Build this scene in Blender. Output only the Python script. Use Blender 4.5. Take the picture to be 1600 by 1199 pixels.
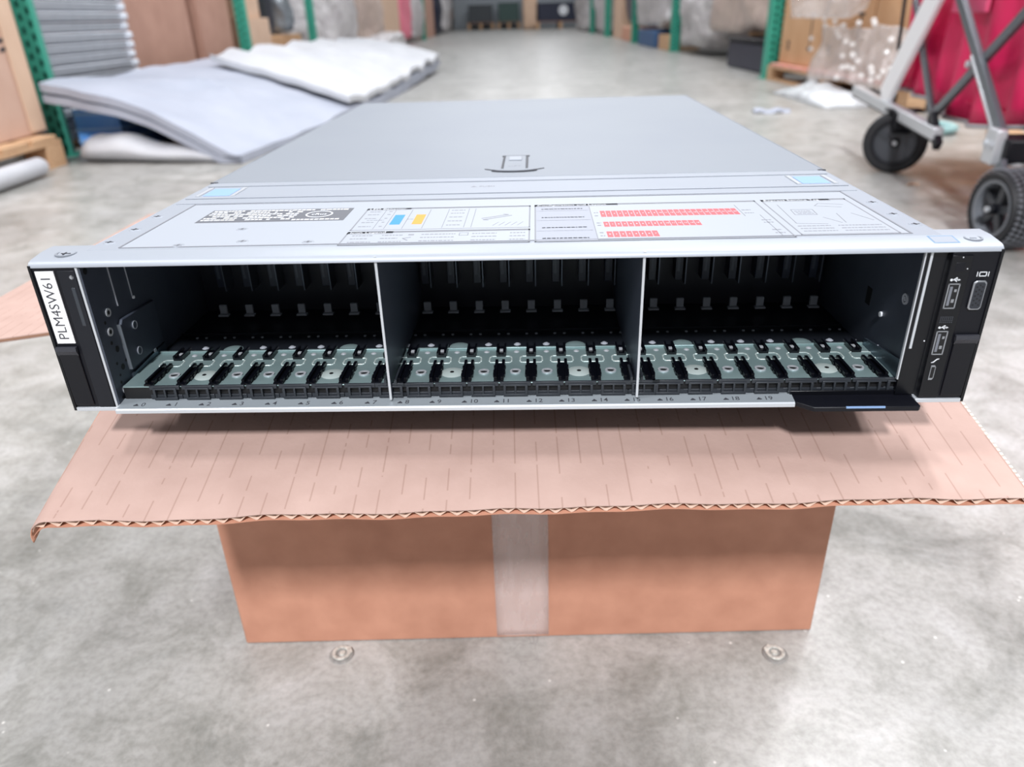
import bpy, bmesh, math, random
from mathutils import Vector, Matrix, noise
random.seed(7)
for o in list(bpy.data.objects): bpy.data.objects.remove(o)
SC = bpy.context.scene; COL = SC.collection

# ------------------------------------------------------------------ camera
F_PX, PITCH, ROLL, CAM_H = 1149.4, 0.465, 0.0298, 0.5193
cd = bpy.data.cameras.new('camera'); cam = bpy.data.objects.new('camera', cd); COL.objects.link(cam)
_f = Vector((0, math.cos(PITCH), -math.sin(PITCH))); _r = Vector((1, 0, 0)); _d = _f.cross(_r)
rt = math.cos(ROLL)*_r + math.sin(ROLL)*_d; dn = -math.sin(ROLL)*_r + math.cos(ROLL)*_d
m = Matrix((rt, -dn, -_f)).transposed().to_4x4(); m.translation = (0, 0, CAM_H)
cam.matrix_world = m
cd.sensor_width = 36; cd.lens = 36*F_PX/1600; cd.clip_start = .01; cd.clip_end = 200
cd.dof.use_dof = True; cd.dof.focus_distance = .415; cd.dof.aperture_fstop = 7.5
SC.camera = cam

# ------------------------------------------------------------------ world, lamps, exposure
w = bpy.data.worlds.new('world'); SC.world = w; w.use_nodes = True
w.node_tree.nodes['Background'].inputs[0].default_value = (.93, .96, 1, 1)
w.node_tree.nodes['Background'].inputs[1].default_value = .235
def area(loc, sx, sy, power, col=(.975, .985, 1.02)):
    ld = bpy.data.lights.new('ceiling_strip_or_fill', 'AREA'); ld.shape = 'RECTANGLE'
    ld.size = sx; ld.size_y = sy; ld.energy = power; ld.color = col
    o = bpy.data.objects.new('ceiling_strip_or_fill', ld); COL.objects.link(o); o.location = loc
for xx, yy, pw in ((-.45, -4.2, 720), (2.7, 1.1, 150), (-2.8, -.2, 120), (2.0, 3.0, 180), (-1.2, 5.2, 110), (1.6, 8.4, 120), (-.6, 12.5, 115), (1.6, 17, 115), (-.3, 22, 120), (1.6, 28, 130)):  # second and third are unseen fill lamps added to brighten the floor sides
    area((xx, yy, 5.2), .45, .9 if yy < 0 else 1.5, pw)
SC.view_settings.view_transform = 'Standard'; SC.view_settings.look = 'None'
SC.view_settings.exposure = 0.2; SC.view_settings.gamma = 1; SC.view_settings.use_curve_mapping = False

# ------------------------------------------------------------------ materials
def lin(c):
    if isinstance(c, str):
        c = [int(c[i:i+2], 16)/255 for i in (0, 2, 4)]
        c = [v/12.92 if v <= .04045 else ((v+.055)/1.055)**2.4 for v in c]
    return (*c, 1)
MATS = {}
def pm(name, col, rough=.5, metal=0, var=None, bump=None, spec=.5, alpha=1, trans=0, coat=0, stretch=None, emit=None):
    if name in MATS: return MATS[name]
    mt = bpy.data.materials.new(name); mt.use_nodes = True; nt = mt.node_tree; b = nt.nodes['Principled BSDF']
    b.inputs['Base Color'].default_value = lin(col); b.inputs['Roughness'].default_value = rough
    b.inputs['Metallic'].default_value = metal; b.inputs['Specular IOR Level'].default_value = spec
    b.inputs['Alpha'].default_value = alpha; b.inputs['Transmission Weight'].default_value = trans; b.inputs['Coat Weight'].default_value = coat
    tc = nt.nodes.new('ShaderNodeTexCoord'); src = tc.outputs['Object']
    if stretch:
        mp = nt.nodes.new('ShaderNodeMapping'); mp.inputs['Scale'].default_value = stretch
        nt.links.new(src, mp.inputs[0]); src = mp.outputs[0]
    if var:
        n = nt.nodes.new('ShaderNodeTexNoise'); n.inputs['Scale'].default_value = var[0]; n.inputs['Detail'].default_value = 6
        nt.links.new(src, n.inputs['Vector'])
        mx = nt.nodes.new('ShaderNodeMix'); mx.data_type = 'RGBA'
        c2 = lin(var[1]) if isinstance(var[1], str) else var[1]
        mx.inputs[6].default_value = lin(col); mx.inputs[7].default_value = c2
        rp = nt.nodes.new('ShaderNodeMapRange'); rp.inputs[1].default_value = .3; rp.inputs[2].default_value = .7
        nt.links.new(n.outputs['Fac'], rp.inputs[0]); nt.links.new(rp.outputs[0], mx.inputs[0])
        nt.links.new(mx.outputs[2], b.inputs['Base Color'])
    if bump:
        n2 = nt.nodes.new('ShaderNodeTexNoise'); n2.inputs['Scale'].default_value = bump[0]; n2.inputs['Detail'].default_value = 4
        nt.links.new(src, n2.inputs['Vector'])
        bp = nt.nodes.new('ShaderNodeBump'); bp.inputs['Strength'].default_value = bump[1]; bp.inputs['Distance'].default_value = bump[2] if len(bump) > 2 else .001
        nt.links.new(n2.outputs['Fac'], bp.inputs['Height']); nt.links.new(bp.outputs[0], b.inputs['Normal'])
    MATS[name] = mt
    return mt

def concrete():
    mt = bpy.data.materials.new('polished concrete'); mt.use_nodes = True; nt = mt.node_tree; L = nt.links.new
    b = nt.nodes['Principled BSDF']; tc = nt.nodes.new('ShaderNodeTexCoord'); src = tc.outputs['Object']
    def noi(s, d, r=.6, dist=0):
        n = nt.nodes.new('ShaderNodeTexNoise'); n.inputs['Scale'].default_value = s; n.inputs['Detail'].default_value = d
        n.inputs['Roughness'].default_value = r; n.inputs['Distortion'].default_value = dist; L(src, n.inputs['Vector']); return n.outputs['Fac']
    def ramp(f, *st):
        r = nt.nodes.new('ShaderNodeValToRGB'); e = r.color_ramp.elements
        e[0].position = st[0][0]; e[0].color = lin(st[0][1]); e[1].position = st[-1][0]; e[1].color = lin(st[-1][1])
        for p, c in st[1:-1]:
            q = e.new(p); q.color = lin(c)
        L(f, r.inputs[0]); return r.outputs[0]
    def mix(a, c, f, mode='MULTIPLY'):
        x = nt.nodes.new('ShaderNodeMix'); x.data_type = 'RGBA'; x.blend_type = mode
        if isinstance(f, float): x.inputs[0].default_value = f
        else: L(f, x.inputs[0])
        L(a, x.inputs[6]); L(c, x.inputs[7]); return x.outputs[2]
    base = ramp(noi(2.6, 9, .62, .3), (.3, 'a9a8a7'), (.5, 'b9b8b7'), (.7, 'c9c8c7'))
    mid = ramp(noi(14, 8, .7, .6), (.32, 'b4b4ac'), (.52, 'e4e3df'), (.75, 'ffffff'))
    fine = ramp(noi(160, 4), (.3, 'd8d8d6'), (.6, 'ffffff'))
    blot = ramp(noi(5.5, 7, .65, .8), (.34, 'a3a8a2'), (.46, 'ecedea'), (.6, 'ffffff'))
    c = mix(mix(mix(base, mid, .8), blot, .5), fine, .7)
    # hairline cracks
    v = nt.nodes.new('ShaderNodeTexVoronoi'); v.feature = 'DISTANCE_TO_EDGE'; v.inputs['Scale'].default_value = 5.5
    wn = nt.nodes.new('ShaderNodeTexNoise'); wn.inputs['Scale'].default_value = 6; wn.inputs['Detail'].default_value = 5; L(src, wn.inputs['Vector'])
    ad = nt.nodes.new('ShaderNodeVectorMath'); ad.operation = 'MULTIPLY_ADD'; ad.inputs[1].default_value = (.35, .35, .35)
    L(wn.outputs['Color'], ad.inputs[0]); L(src, ad.inputs[2]); L(ad.outputs[0], v.inputs['Vector'])
    cr = nt.nodes.new('ShaderNodeMapRange'); cr.inputs[1].default_value = .0; cr.inputs[2].default_value = .006; cr.inputs[3].default_value = .55; cr.inputs[4].default_value = 0
    L(v.outputs['Distance'], cr.inputs[0])
    gate = nt.nodes.new('ShaderNodeMapRange'); gate.inputs[1].default_value = .5; gate.inputs[2].default_value = .62; L(noi(3.1, 3), gate.inputs[0])
    mu = nt.nodes.new('ShaderNodeMath'); mu.operation = 'MULTIPLY'; L(cr.outputs[0], mu.inputs[0]); L(gate.outputs[0], mu.inputs[1])
    dk = nt.nodes.new('ShaderNodeRGB'); dk.outputs[0].default_value = lin('55534f')
    c = mix(c, dk.outputs[0], mu.outputs[0], 'MIX')
    # pale drips and specks
    sp = nt.nodes.new('ShaderNodeTexVoronoi'); sp.inputs['Scale'].default_value = 34; L(src, sp.inputs['Vector'])
    sr = nt.nodes.new('ShaderNodeMapRange'); sr.inputs[1].default_value = .03; sr.inputs[2].default_value = .06; sr.inputs[3].default_value = .7; sr.inputs[4].default_value = 0
    L(sp.outputs['Distance'], sr.inputs[0])
    wt = nt.nodes.new('ShaderNodeRGB'); wt.outputs[0].default_value = lin('dddbd6')
    c = mix(c, wt.outputs[0], sr.outputs[0], 'MIX')
    L(c, b.inputs['Base Color'])
    rr = nt.nodes.new('ShaderNodeMapRange'); rr.inputs[3].default_value = .22; rr.inputs[4].default_value = .5; L(noi(5, 6), rr.inputs[0]); L(rr.outputs[0], b.inputs['Roughness'])
    bp = nt.nodes.new('ShaderNodeBump'); bp.inputs['Strength'].default_value = .12; bp.inputs['Distance'].default_value = .002
    L(noi(60, 6), bp.inputs['Height']); L(bp.outputs[0], b.inputs['Normal'])
    return mt

def cardboard(name, col, dark, creases=False):
    mt = pm(name, col, .75, 0, (35, dark), (420, .25, .0006), spec=.35)
    if creases:
        nt = mt.node_tree; L = nt.links.new; b = nt.nodes['Principled BSDF']
        tc = nt.nodes.new('ShaderNodeTexCoord'); sx = nt.nodes.new('ShaderNodeSeparateXYZ'); L(tc.outputs['Object'], sx.inputs[0])
        def mth(op, a, v=None):
            n = nt.nodes.new('ShaderNodeMath'); n.operation = op
            if hasattr(a, 'node'): L(a, n.inputs[0])
            else: n.inputs[0].default_value = a
            if v is not None:
                if hasattr(v, 'node'): L(v, n.inputs[1])
                else: n.inputs[1].default_value = v
            return n.outputs[0]
        t = mth('FRACT', mth('MULTIPLY', sx.outputs['X'], 1/.0122))
        line = mth('LESS_THAN', mth('ABSOLUTE', mth('SUBTRACT', t, .5)), .035)
        cb = nt.nodes.new('ShaderNodeCombineXYZ'); L(mth('MULTIPLY', mth('FLOOR', mth('MULTIPLY', sx.outputs['X'], 1/.0122)), 3.7), cb.inputs[0]); L(mth('MULTIPLY', sx.outputs['Y'], 55), cb.inputs[1])
        n = nt.nodes.new('ShaderNodeTexNoise'); n.inputs['Scale'].default_value = 1; n.inputs['Detail'].default_value = 2; L(cb.outputs[0], n.inputs['Vector'])
        msk = mth('MULTIPLY', line, mth('GREATER_THAN', n.outputs['Fac'], .46))
        mx = nt.nodes.new('ShaderNodeMix'); mx.data_type = 'RGBA'; L(mth('MULTIPLY', msk, .3), mx.inputs[0])
        old = b.inputs['Base Color'].links[0].from_socket; L(old, mx.inputs[6]); mx.inputs[7].default_value = lin('6b4636'); L(mx.outputs[2], b.inputs['Base Color'])
    return mt

M_CARD = cardboard('kraft cardboard', 'c18c74', 'b37f68')
M_FLAP = cardboard('inner kraft liner', 'b0958b', 'a58a80', True)
M_LID = pm('painted steel lid', '858a91', .55, .2, (9, '82878f'), None, spec=.35)
M_COV = pm('painted cover', '9499a1', .5, .1, (9, '8f949d'), None, spec=.35)
M_SIL = pm('bright steel edge', 'c2c6cb', .35, .4)
M_GALV = pm('galvanised steel', '97adad', .36, .5, (60, '89a0a1'), (300, .08, .0003))
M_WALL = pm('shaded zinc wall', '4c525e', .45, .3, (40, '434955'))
M_BLK = pm('black plastic', '090a12', .45, 0, None, (900, .12, .0002), spec=.3)
M_BLK2 = pm('gloss black plastic', '06070d', .3, spec=.35)
M_RUB = pm('black rubber', '1a1b1f', .6, 0, None, (400, .3, .001))
M_DARK = pm('deep black', '060609', .6)
M_GREY = pm('grey light pipe', '9a9ea6', .4)
M_INK = pm('grey ink', '77797f', .6)
M_INKD = pm('dark ink', '33343a', .6)
M_PRW = pm('white print', 'd8dbe0', .55)
M_LAB = pm('pale label film', '989da5', .5, .0)
M_RED = pm('red print', 'c24f55', .55); M_BLU = pm('blue print', '2b7fbe', .55); M_ORG = pm('orange print', 'd08c34', .55)
M_TBLU = pm('blue touch pad', '7f9dcd', .5)
M_WHT = pm('white sticker', 'ecebec', .5)

# ------------------------------------------------------------------ mesh building
class MB:
    def __init__(s, sc=1.): s.v = []; s.f = []; s.sc = sc
    def add(s, vs, fs):
        k = len(s.v); s.v += [Vector(p)*s.sc for p in vs]; s.f += [tuple(i+k for i in q) for q in fs]; return s
    def box(s, x0, x1, y0, y1, z0, z1):
        return s.add([(x, y, z) for z in (z0, z1) for y in (y0, y1) for x in (x0, x1)],
                     [(0, 2, 3, 1), (4, 5, 7, 6), (0, 1, 5, 4), (2, 6, 7, 3), (0, 4, 6, 2), (1, 3, 7, 5)])
    def prism(s, poly, axis, a, b):
        n = len(poly)
        def P(p, t):
            return {0: (t, p[0], p[1]), 1: (p[0], t, p[1]), 2: (p[0], p[1], t)}[axis]
        vs = [P(p, a) for p in poly]+[P(p, b) for p in poly]
        return s.add(vs, [tuple(range(n))[::-1], tuple(range(n, 2*n))]+[(i, (i+1) % n, n+(i+1) % n, n+i) for i in range(n)])
    def cyl(s, c, r, axis, a, b, n=16, r2=None):
        r2 = r if r2 is None else r2
        def P(r_, t, k):
            q = 2*math.pi*k/n; u, v = r_*math.cos(q), r_*math.sin(q)
            return {0: (t, c[0]+u, c[1]+v), 1: (c[0]+u, t, c[1]+v), 2: (c[0]+u, c[1]+v, t)}[axis]
        vs = [P(r, a, k) for k in range(n)]+[P(r2, b, k) for k in range(n)]
        return s.add(vs, [tuple(range(n))[::-1], tuple(range(n, 2*n))]+[(i, (i+1) % n, n+(i+1) % n, n+i) for i in range(n)])
    def ring(s, c, r0, r1, axis, a, b, n=20):
        def P(r_, t, k):
            q = 2*math.pi*k/n; u, v = r_*math.cos(q), r_*math.sin(q)
            return {0: (t, c[0]+u, c[1]+v), 1: (c[0]+u, t, c[1]+v), 2: (c[0]+u, c[1]+v, t)}[axis]
        vs = []
        for (r_, t) in ((r0, a), (r1, a), (r1, b), (r0, b)): vs += [P(r_, t, k) for k in range(n)]
        return s.add(vs, [(j*n+i, j*n+(i+1) % n, ((j+1) % 4)*n+(i+1) % n, ((j+1) % 4)*n+i) for j in range(4) for i in range(n)])
    def bar(s, p, q, wd, th, up=(0, 0, 1)):
        p, q = Vector(p), Vector(q); d = (q-p).normalized(); u = d.cross(Vector(up)).normalized(); v = u.cross(d)
        vs = [e+u*a*wd/2+v*b*th/2 for e in (p, q) for a, b in ((-1, -1), (1, -1), (1, 1), (-1, 1))]
        return s.add(vs, [(3, 2, 1, 0), (4, 5, 6, 7)]+[(i, (i+1) % 4, 4+(i+1) % 4, 4+i) for i in range(4)])
    def tube(s, pts, r, n=8):
        pts = [Vector(p) for p in pts]; vs = []
        for i, p in enumerate(pts):
            d = (pts[min(i+1, len(pts)-1)]-pts[max(i-1, 0)]).normalized()
            a = Vector((0, 0, 1)) if abs(d.z) < .9 else Vector((1, 0, 0)); u = d.cross(a).normalized(); v = u.cross(d)
            rr = r[i] if isinstance(r, (list, tuple)) else r
            vs += [p+(u*math.cos(2*math.pi*k/n)+v*math.sin(2*math.pi*k/n))*rr for k in range(n)]
        fs = [(i*n+k, i*n+(k+1) % n, (i+1)*n+(k+1) % n, (i+1)*n+k) for i in range(len(pts)-1) for k in range(n)]
        L = len(pts)-1
        return s.add(vs, fs+[tuple(range(n))[::-1], tuple(L*n+k for k in range(n))])
    def grid(s, nu, nv, fn):
        return s.add([fn(i/nu, j/nv) for j in range(nv+1) for i in range(nu+1)],
                     [(j*(nu+1)+i, j*(nu+1)+i+1, (j+1)*(nu+1)+i+1, (j+1)*(nu+1)+i) for j in range(nv) for i in range(nu)])
    def lathe(s, prof, axis, c=(0, 0, 0), n=40):
        vs = []; k = len(prof)
        for i in range(n):
            q = 2*math.pi*i/n; cu, sv = math.cos(q), math.sin(q)
            for r_, t in prof:
                a = {0: (t, r_*cu, r_*sv), 1: (r_*cu, t, r_*sv), 2: (r_*cu, r_*sv, t)}[axis]
                vs.append((a[0]+c[0], a[1]+c[1], a[2]+c[2]))
        return s.add(vs, [(i*k+j, i*k+(j+1) % k, ((i+1) % n)*k+(j+1) % k, ((i+1) % n)*k+j) for i in range(n) for j in range(k)])
    def build(s, name, mat, parent=None, bevel=0, smooth=30, solid=0, seg=2, fixn=True):
        me = bpy.data.meshes.new(name); me.from_pydata([tuple(p) for p in s.v], [], s.f)
        if fixn:
            bm = bmesh.new(); bm.from_mesh(me); bmesh.ops.recalc_face_normals(bm, faces=bm.faces); bm.to_mesh(me); bm.free()
        if smooth:
            me.polygons.foreach_set('use_smooth', [True]*len(me.polygons)); me.set_sharp_from_angle(angle=math.radians(smooth))
        o = bpy.data.objects.new(name, me); COL.objects.link(o); me.materials.append(mat)
        if parent: o.parent = parent
        if solid:
            md = o.modifiers.new('s', 'SOLIDIFY'); md.thickness = solid; md.offset = 0
        if bevel:
            md = o.modifiers.new('b', 'BEVEL'); md.width = bevel; md.segments = seg; md.limit_method = 'ANGLE'; md.angle_limit = math.radians(40)
        return o
def copy(o, parent=None, loc=None, rot=None):
    c = o.copy(); COL.objects.link(c); c.parent = parent
    if loc is not None: c.location = loc
    if rot is not None: c.rotation_euler = rot
    return c
def tag(o, label, cat, group=None):
    o['label'] = label; o['category'] = cat
    if group: o['group'] = group
    return o
def lab(o, label): o['label'] = label; return o
def struct(o): o['kind'] = 'structure'; return o
def empty(name, loc=(0, 0, 0), rz=0):
    o = bpy.data.objects.new(name, None); COL.objects.link(o); o.location = loc; o.rotation_euler = (0, 0, rz); o.empty_display_size = .05
    return o
def text_mesh(txt, size, mtx, sc=1., ext=.02, align='CENTER', bold=0, sx=1):
    cu = bpy.data.curves.new('t', 'FONT'); cu.body = txt; cu.size = size; cu.extrude = ext; cu.align_x = align; cu.align_y = 'CENTER'; cu.offset = bold
    cu.resolution_u = 3
    o = bpy.data.objects.new('t', cu); COL.objects.link(o); dg = bpy.context.evaluated_depsgraph_get()
    me = bpy.data.meshes.new_from_object(o.evaluated_get(dg)); bpy.data.objects.remove(o); bpy.data.curves.remove(cu)
    mm = mtx @ Matrix.Diagonal((sx, 1, 1, 1))
    vs = [mm @ v.co for v in me.vertices]; fs = [tuple(p.vertices) for p in me.polygons]; bpy.data.meshes.remove(me)
    return vs, fs
def flat(x, y, z, rz=0): return Matrix.Translation((x, y, z)) @ Matrix.Rotation(rz, 4, 'Z')
def front(x, y, z, rot=0): return Matrix.Translation((x, y, z)) @ Matrix.Rotation(math.pi/2, 4, 'X') @ Matrix.Rotation(rot, 4, 'Z')

# ------------------------------------------------------------------ setting
M_FLOOR = concrete()
fl = MB().add([(-7, -6, 0), (8, -6, 0), (8, 46, 0), (-7, 46, 0)], [(0, 1, 2, 3)]).build('floor', M_FLOOR, smooth=0, fixn=False)
struct(fl); lab(fl, 'polished grey concrete warehouse floor with hairline cracks')
M_WPAINT = pm('pale warehouse wall', 'cfd0d0', .7, 0, (.6, 'c2c4c5'))
lab(struct(MB().box(-7, 8, 46, 46.2, 0, 6).build('wall_back', M_WPAINT)), 'pale wall closing the far end of the warehouse aisle')
lab(struct(MB().box(-7.2, -7, -6, 46, 0, 6).build('wall_left', M_WPAINT)), 'pale wall behind the left-hand racks')
lab(struct(MB().box(8, 8.2, -6, 46, 0, 6).build('wall_right', M_WPAINT)), 'pale wall behind the right-hand racks')

# ------------------------------------------------------------------ rack server
S = .001
srv = empty('rack_server', (-.0020, .3514, .3296), -.0409)
tag(srv, 'silver two-unit rack server with empty drive bays resting on the open cardboard box', 'server')
def part(name, mb, mat, parent=srv, bevel=0, label=None, **k):
    o = mb.build(name, mat, parent, bevel=bevel*S, **k)
    if label: lab(o, label)
    return o
def mm(): return MB(S)
# chassis shell
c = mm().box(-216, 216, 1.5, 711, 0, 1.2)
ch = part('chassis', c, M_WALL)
part('side_wall', mm().box(-217.2, -216, .3, 711, 0, 81.2), M_SIL, ch, label='left side wall with bright cut edge')
part('side_wall', mm().box(216, 217.2, 5.2, 711, 0, 83.5), M_SIL, ch)
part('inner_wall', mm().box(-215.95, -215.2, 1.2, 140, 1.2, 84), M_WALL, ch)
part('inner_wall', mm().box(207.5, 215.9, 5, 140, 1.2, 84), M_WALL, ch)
part('rear_wall', mm().box(-216, 216, 710, 711.4, 0, 85.4), M_SIL, ch)
# lid
lid = part('lid', mm().box(-217.2, 217.2, 182.1, 711.5, 85.6, 86.7).box(-217.9, -217.2, 183, 711.5, 62, 86.9).box(217.2, 217.9, 183, 711.5, 62, 86.9), M_LID, bevel=.5)
# lid latch: bail frame, handle tongue, arc foot
la = part('lid_latch', mm().box(-8.2, 8.2, 206, 262, 86.9, 87.7), M_LID, bevel=.3)
part('latch_outline', mm().box(-10, -8.6, 204, 263, 86.9, 87.3).box(8.6, 10, 204, 263, 86.9, 87.3).box(-11, 11, 263, 265.2, 86.9, 87.4), M_INKD, la)
part('latch_tongue', mm().box(-5, 5, 240, 256, 87.7, 88.4), M_COV, la, bevel=.3)
arc = [(-17, 205)] + [(17*math.cos(math.pi+math.pi*k/16), 204-6.5*math.sin(math.pi*k/16)) for k in range(17)] + [(17, 205)]
part('latch_foot', mm().prism(arc, 2, 86.9, 87.5), M_INKD, la)
part('latch_foot_plate', mm().prism([(x*.92, y+1.2) for x, y in arc], 2, 87.5, 87.9), M_LID, la)
v, f = text_mesh('LIFT', 5.5, flat(0, 217, 87.75)); part('latch_mark', mm().add(v, f), M_INK, la, smooth=0)
part('latch_dash', mm().bar((-15, 206, 87), (-22, 211, 87), 1.1, .3).bar((15, 206, 87), (22, 211, 87), 1.1, .3), M_INKD, la)
# front cover with stepped ridges
fc = part('front_cover', mm().box(-217.2, 217.2, 14, 181.8, 85.6, 86.4).box(-217.9, -217.2, 24, 181.8, 40, 86.4).box(217.2, 217.9, 24, 181.8, 40, 86.4), M_COV, bevel=.3)
for y0, y1, z1 in ((116, 126, 86.8), (130, 134, 87.0), (168, 179, 87.0)):
    part('ridge', mm().box(-215, 215, y0, y1, 86.4, z1), M_COV, fc, bevel=.25)
for s_ in (-1, 1):
    x = s_*198
    part('touch_point', mm().box(x-9, x+9, 139, 161, 86.4, 86.75), M_TBLU, fc, bevel=.2, label='pale blue touch point')
    part('touch_frame', mm().box(x-13, x-10.5, 137, 164, 86.4, 87).box(x+10.5, x+13, 137, 164, 86.4, 87), M_SIL, fc)
    part('seam_notch', mm().box(s_*216-2.5, s_*216+2.5, 181.2, 183.4, 86.2, 86.95), M_INKD, fc)
v, f = text_mesh('▲ PUSH', 4.5, flat(-20, 152, 86.45)); part('emboss_mark', mm().add(v, f), M_INK, fc, smooth=0)
for x, y in ((-212, 84), (-211, 54), (-212, 28), (211, 84), (211, 56), (213, 34), (-139, 25), (-103, 21.5), (-171, 19.5), (-148, 50)):
    p = part('rivet', mm().cyl((x, y), 3.4, 2, 86.4, 86.75, 16, 3), M_COV, fc)
    part('rivet_slot', mm().box(x-2.2, x+2.2, y-.6, y+.2, 86.6, 86.85).box(x-.5, x+.5, y-1.8, y+1.6, 86.6, 86.85), M_INKD if abs(x) > 200 else M_INK, p)
# front trim over cover and both ears
prof = [(24, 85.2), (24, 86.3), (14, 86.25), (3.4, 84.9), (1.3, 84.1), (.2, 82.9), (-.1, 81.6), (.8, 81.3), (1.2, 82.4), (2.4, 83.4), (4.5, 84.0), (13.5, 85.4)]
part('front_trim', mm().prism(prof, 0, -240.6, 240.6), pm('pale trim', '999ea6', .45, .2), bevel=.15)
for x, r in ((-226, 5.2),):
    p = part('trim_screw', mm().ring((x, 11), 4.2, 5.4, 2, 85.4, 86.1), M_LID)
    part('screw_mark', mm().box(x-2.5, x+2.5, 10.3, 11, 85.4, 86.05).box(x-1, x-.2, 9, 12.5, 85.4, 86.1), M_INKD, p)
p = part('trim_label', mm().prism([(4, 85.02), (13, 86.15), (13, 85.6), (4, 84.5)], 0, 209, 221.5), pm('blue outline', '5d7f9e', .5))
part('trim_label_face', mm().prism([(4.8, 85.18), (12.2, 86.11), (12.2, 85.6), (4.8, 84.7)], 0, 209.7, 220.8), M_COV, p)
part('trim_screw', mm().ring((230, 9.5), 3.4, 4.4, 2, 85.0, 85.95).box(228.5, 231.5, 9, 10, 85.1, 85.85), M_LID)
# service label
lb = part('service_label', mm().box(-201, 203.5, 17, 113, 86.4, 86.55), M_LAB, label='printed service information label')
part('label_edge', mm().box(-201.6, -200.6, 17, 113.5, 86.4, 86.8).box(203, 204, 17, 113.5, 86.4, 86.8).box(-201, 204, 112.6, 113.6, 86.4, 86.8).box(-201, 204, 16.4, 17.2, 86.4, 86.7), M_INK, lb)
ZP = 86.55
def pr(mb, x0, x1, y0, y1, z=ZP, h=.06): return mb.box(x0, x1, y0, y1, z, z+h)
def outline(mb, x0, x1, y0, y1, t=.8):
    pr(mb, x0, x1, y0, y0+t); pr(mb, x0, x1, y1-t, y1); pr(mb, x0, x0+t, y0, y1); pr(mb, x1-t, x1, y0, y1)
gk = mm(); dk = mm(); wh = mm(); rd = mm(); bl = mm(); og = mm(); pl = mm()
# regulatory block
pr(dk, -182, -95, 66, 96)
for r_ in range(6):
    x = -180.5; y = 92 - r_*4.3
    while x < (-98 if r_ in (0,) else -128):
        L_ = random.uniform(1.2, 3.4)
        if random.random() < .86: pr(wh, x, x+L_, y, y+2.2, ZP+.06)
        x += L_+.6
x = -126
while x < -99: L_ = random.uniform(1.5, 3); pr(wh, x, x+L_, 68.4, 70.8, ZP+.06); x += L_+.7
el = [(-113+7.6*math.cos(2*math.pi*k/28), 82+7.2*math.sin(2*math.pi*k/28)) for k in range(28)]
for k in range(28):
    (xa, ya), (xb, yb) = el[k], el[(k+1) % 28]; wh.bar((xa, ya, ZP+.1), (xb, yb, ZP+.1), .9, .06)
v, f = text_mesh('cRus', 6, flat(-113, 82, ZP+.1), sx=.8); wh.add(v, f)
# boxes
outline(gk, -86, 12.6, 42.5, 93); outline(gk, -86, 12.6, 14, 39.5); outline(gk, 15, 146, 14, 94); outline(gk, 149.5, 199, 18, 95)
for x0, x1, y, t in ((-86, 12.6, 91.2, 'LED Behavior'), (-86, 12.6, 37.6, 'Icon Legend'), (15, 146, 92, 'Configuration and Layout'), (149.5, 199, 93, 'Express Service Tag')):
    wid = len(t)*1.9+4
    pr(gk, x0, x1, y-.9, y+1.6); pr(gk, x0, x0+wid, y-2.6, y+1.8)
    v, f = text_mesh(t, 4.0, flat(x0+1.5, y-.3, ZP+.1), align='LEFT'); wh.add(v, f)
# LED table
for x in (-74, -68, -58, -47, -36, -24, -20): pr(gk, x, x+.35, 45, 88)
pr(bl, -66.3, -60.5, 54, 76); pr(og, -53.8, -48.2, 54, 76)
def tline(mb, x, y, L_, h=1.3):
    x1 = x+L_
    while x < x1:
        q = random.uniform(.8, 2.4); pr(mb, x, min(x+q, x1), y, y+h); x += q+.5
for y in (50, 59, 68, 77, 84): tline(gk, -83, y, 7); tline(gk, -34, y, 8); tline(gk, -71.5, y, 2)
tline(gk, -81, 64, 10, .8); tline(gk, -58, 65, 4, .8)
gk.bar((-15, 64, ZP+.03), (0, 72, ZP+.03), .9, .06).bar((-14, 61, ZP+.03), (2, 70, ZP+.03), .9, .06)
gk.bar((0, 72, ZP+.03), (-3, 73, ZP+.03), .9, .06).bar((-14, 61, ZP+.03), (-11, 60, ZP+.03), .9, .06)
for k in range(5): gk.bar((-8+k*3.4, 48, ZP+.03), (-5+k*3.4, 55, ZP+.03), .3, .06)
for x in (-82, -66): tline(gk, x, 31, 11); tline(gk, x, 25, 9); tline(gk, x, 18.5, 12)
for y in (19, 25.5, 31.5): tline(gk, -45, y, 18); tline(gk, -18, y, 13); tline(gk, 2, y, 8)
gk.bar((-51, 21, ZP+.03), (-54, 25, ZP+.03), .8, .06).bar((-54, 25, ZP+.03), (-50, 27, ZP+.03), .8, .06); pr(gk, -52, -49, 31, 33)
outline(gk, -25, -20, 29, 34, .4)
# configuration table
pr(pl, 16, 47, 15, 90); pr(gk, 47, 47.5, 15, 88)
for y in (34, 56, 78): pr(gk, 16, 46, y, y+.35)
for y in (82, 62, 40, 19): tline(gk, 19, y, 24, 1.5)
for n_, x1, y0, y1 in ((24, 130.5, 62, 76), (16, 105, 40.5, 51), (8, 79.5, 20, 31)):
    wd = (x1-52.6)/n_
    for k in range(n_):
        pr(rd, 52.6+k*wd, 52.6+(k+1)*wd-.45, y0, y1)
        v, f = text_mesh(str(k), wd*.72, flat(52.6+(k+.44)*wd, (y0+y1)/2, ZP+.1), sx=.8); wh.add(v, f)
for y in (64, 71, 43, 48, 22, 28): tline(gk, 49, y, 2.4, 1.6); tline(gk, 133 if y > 60 else 138, y, 5, 1.4)
pr(gk, 131.5, 131.9, 58, 84); pr(gk, 140, 140.4, 16, 60)
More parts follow.
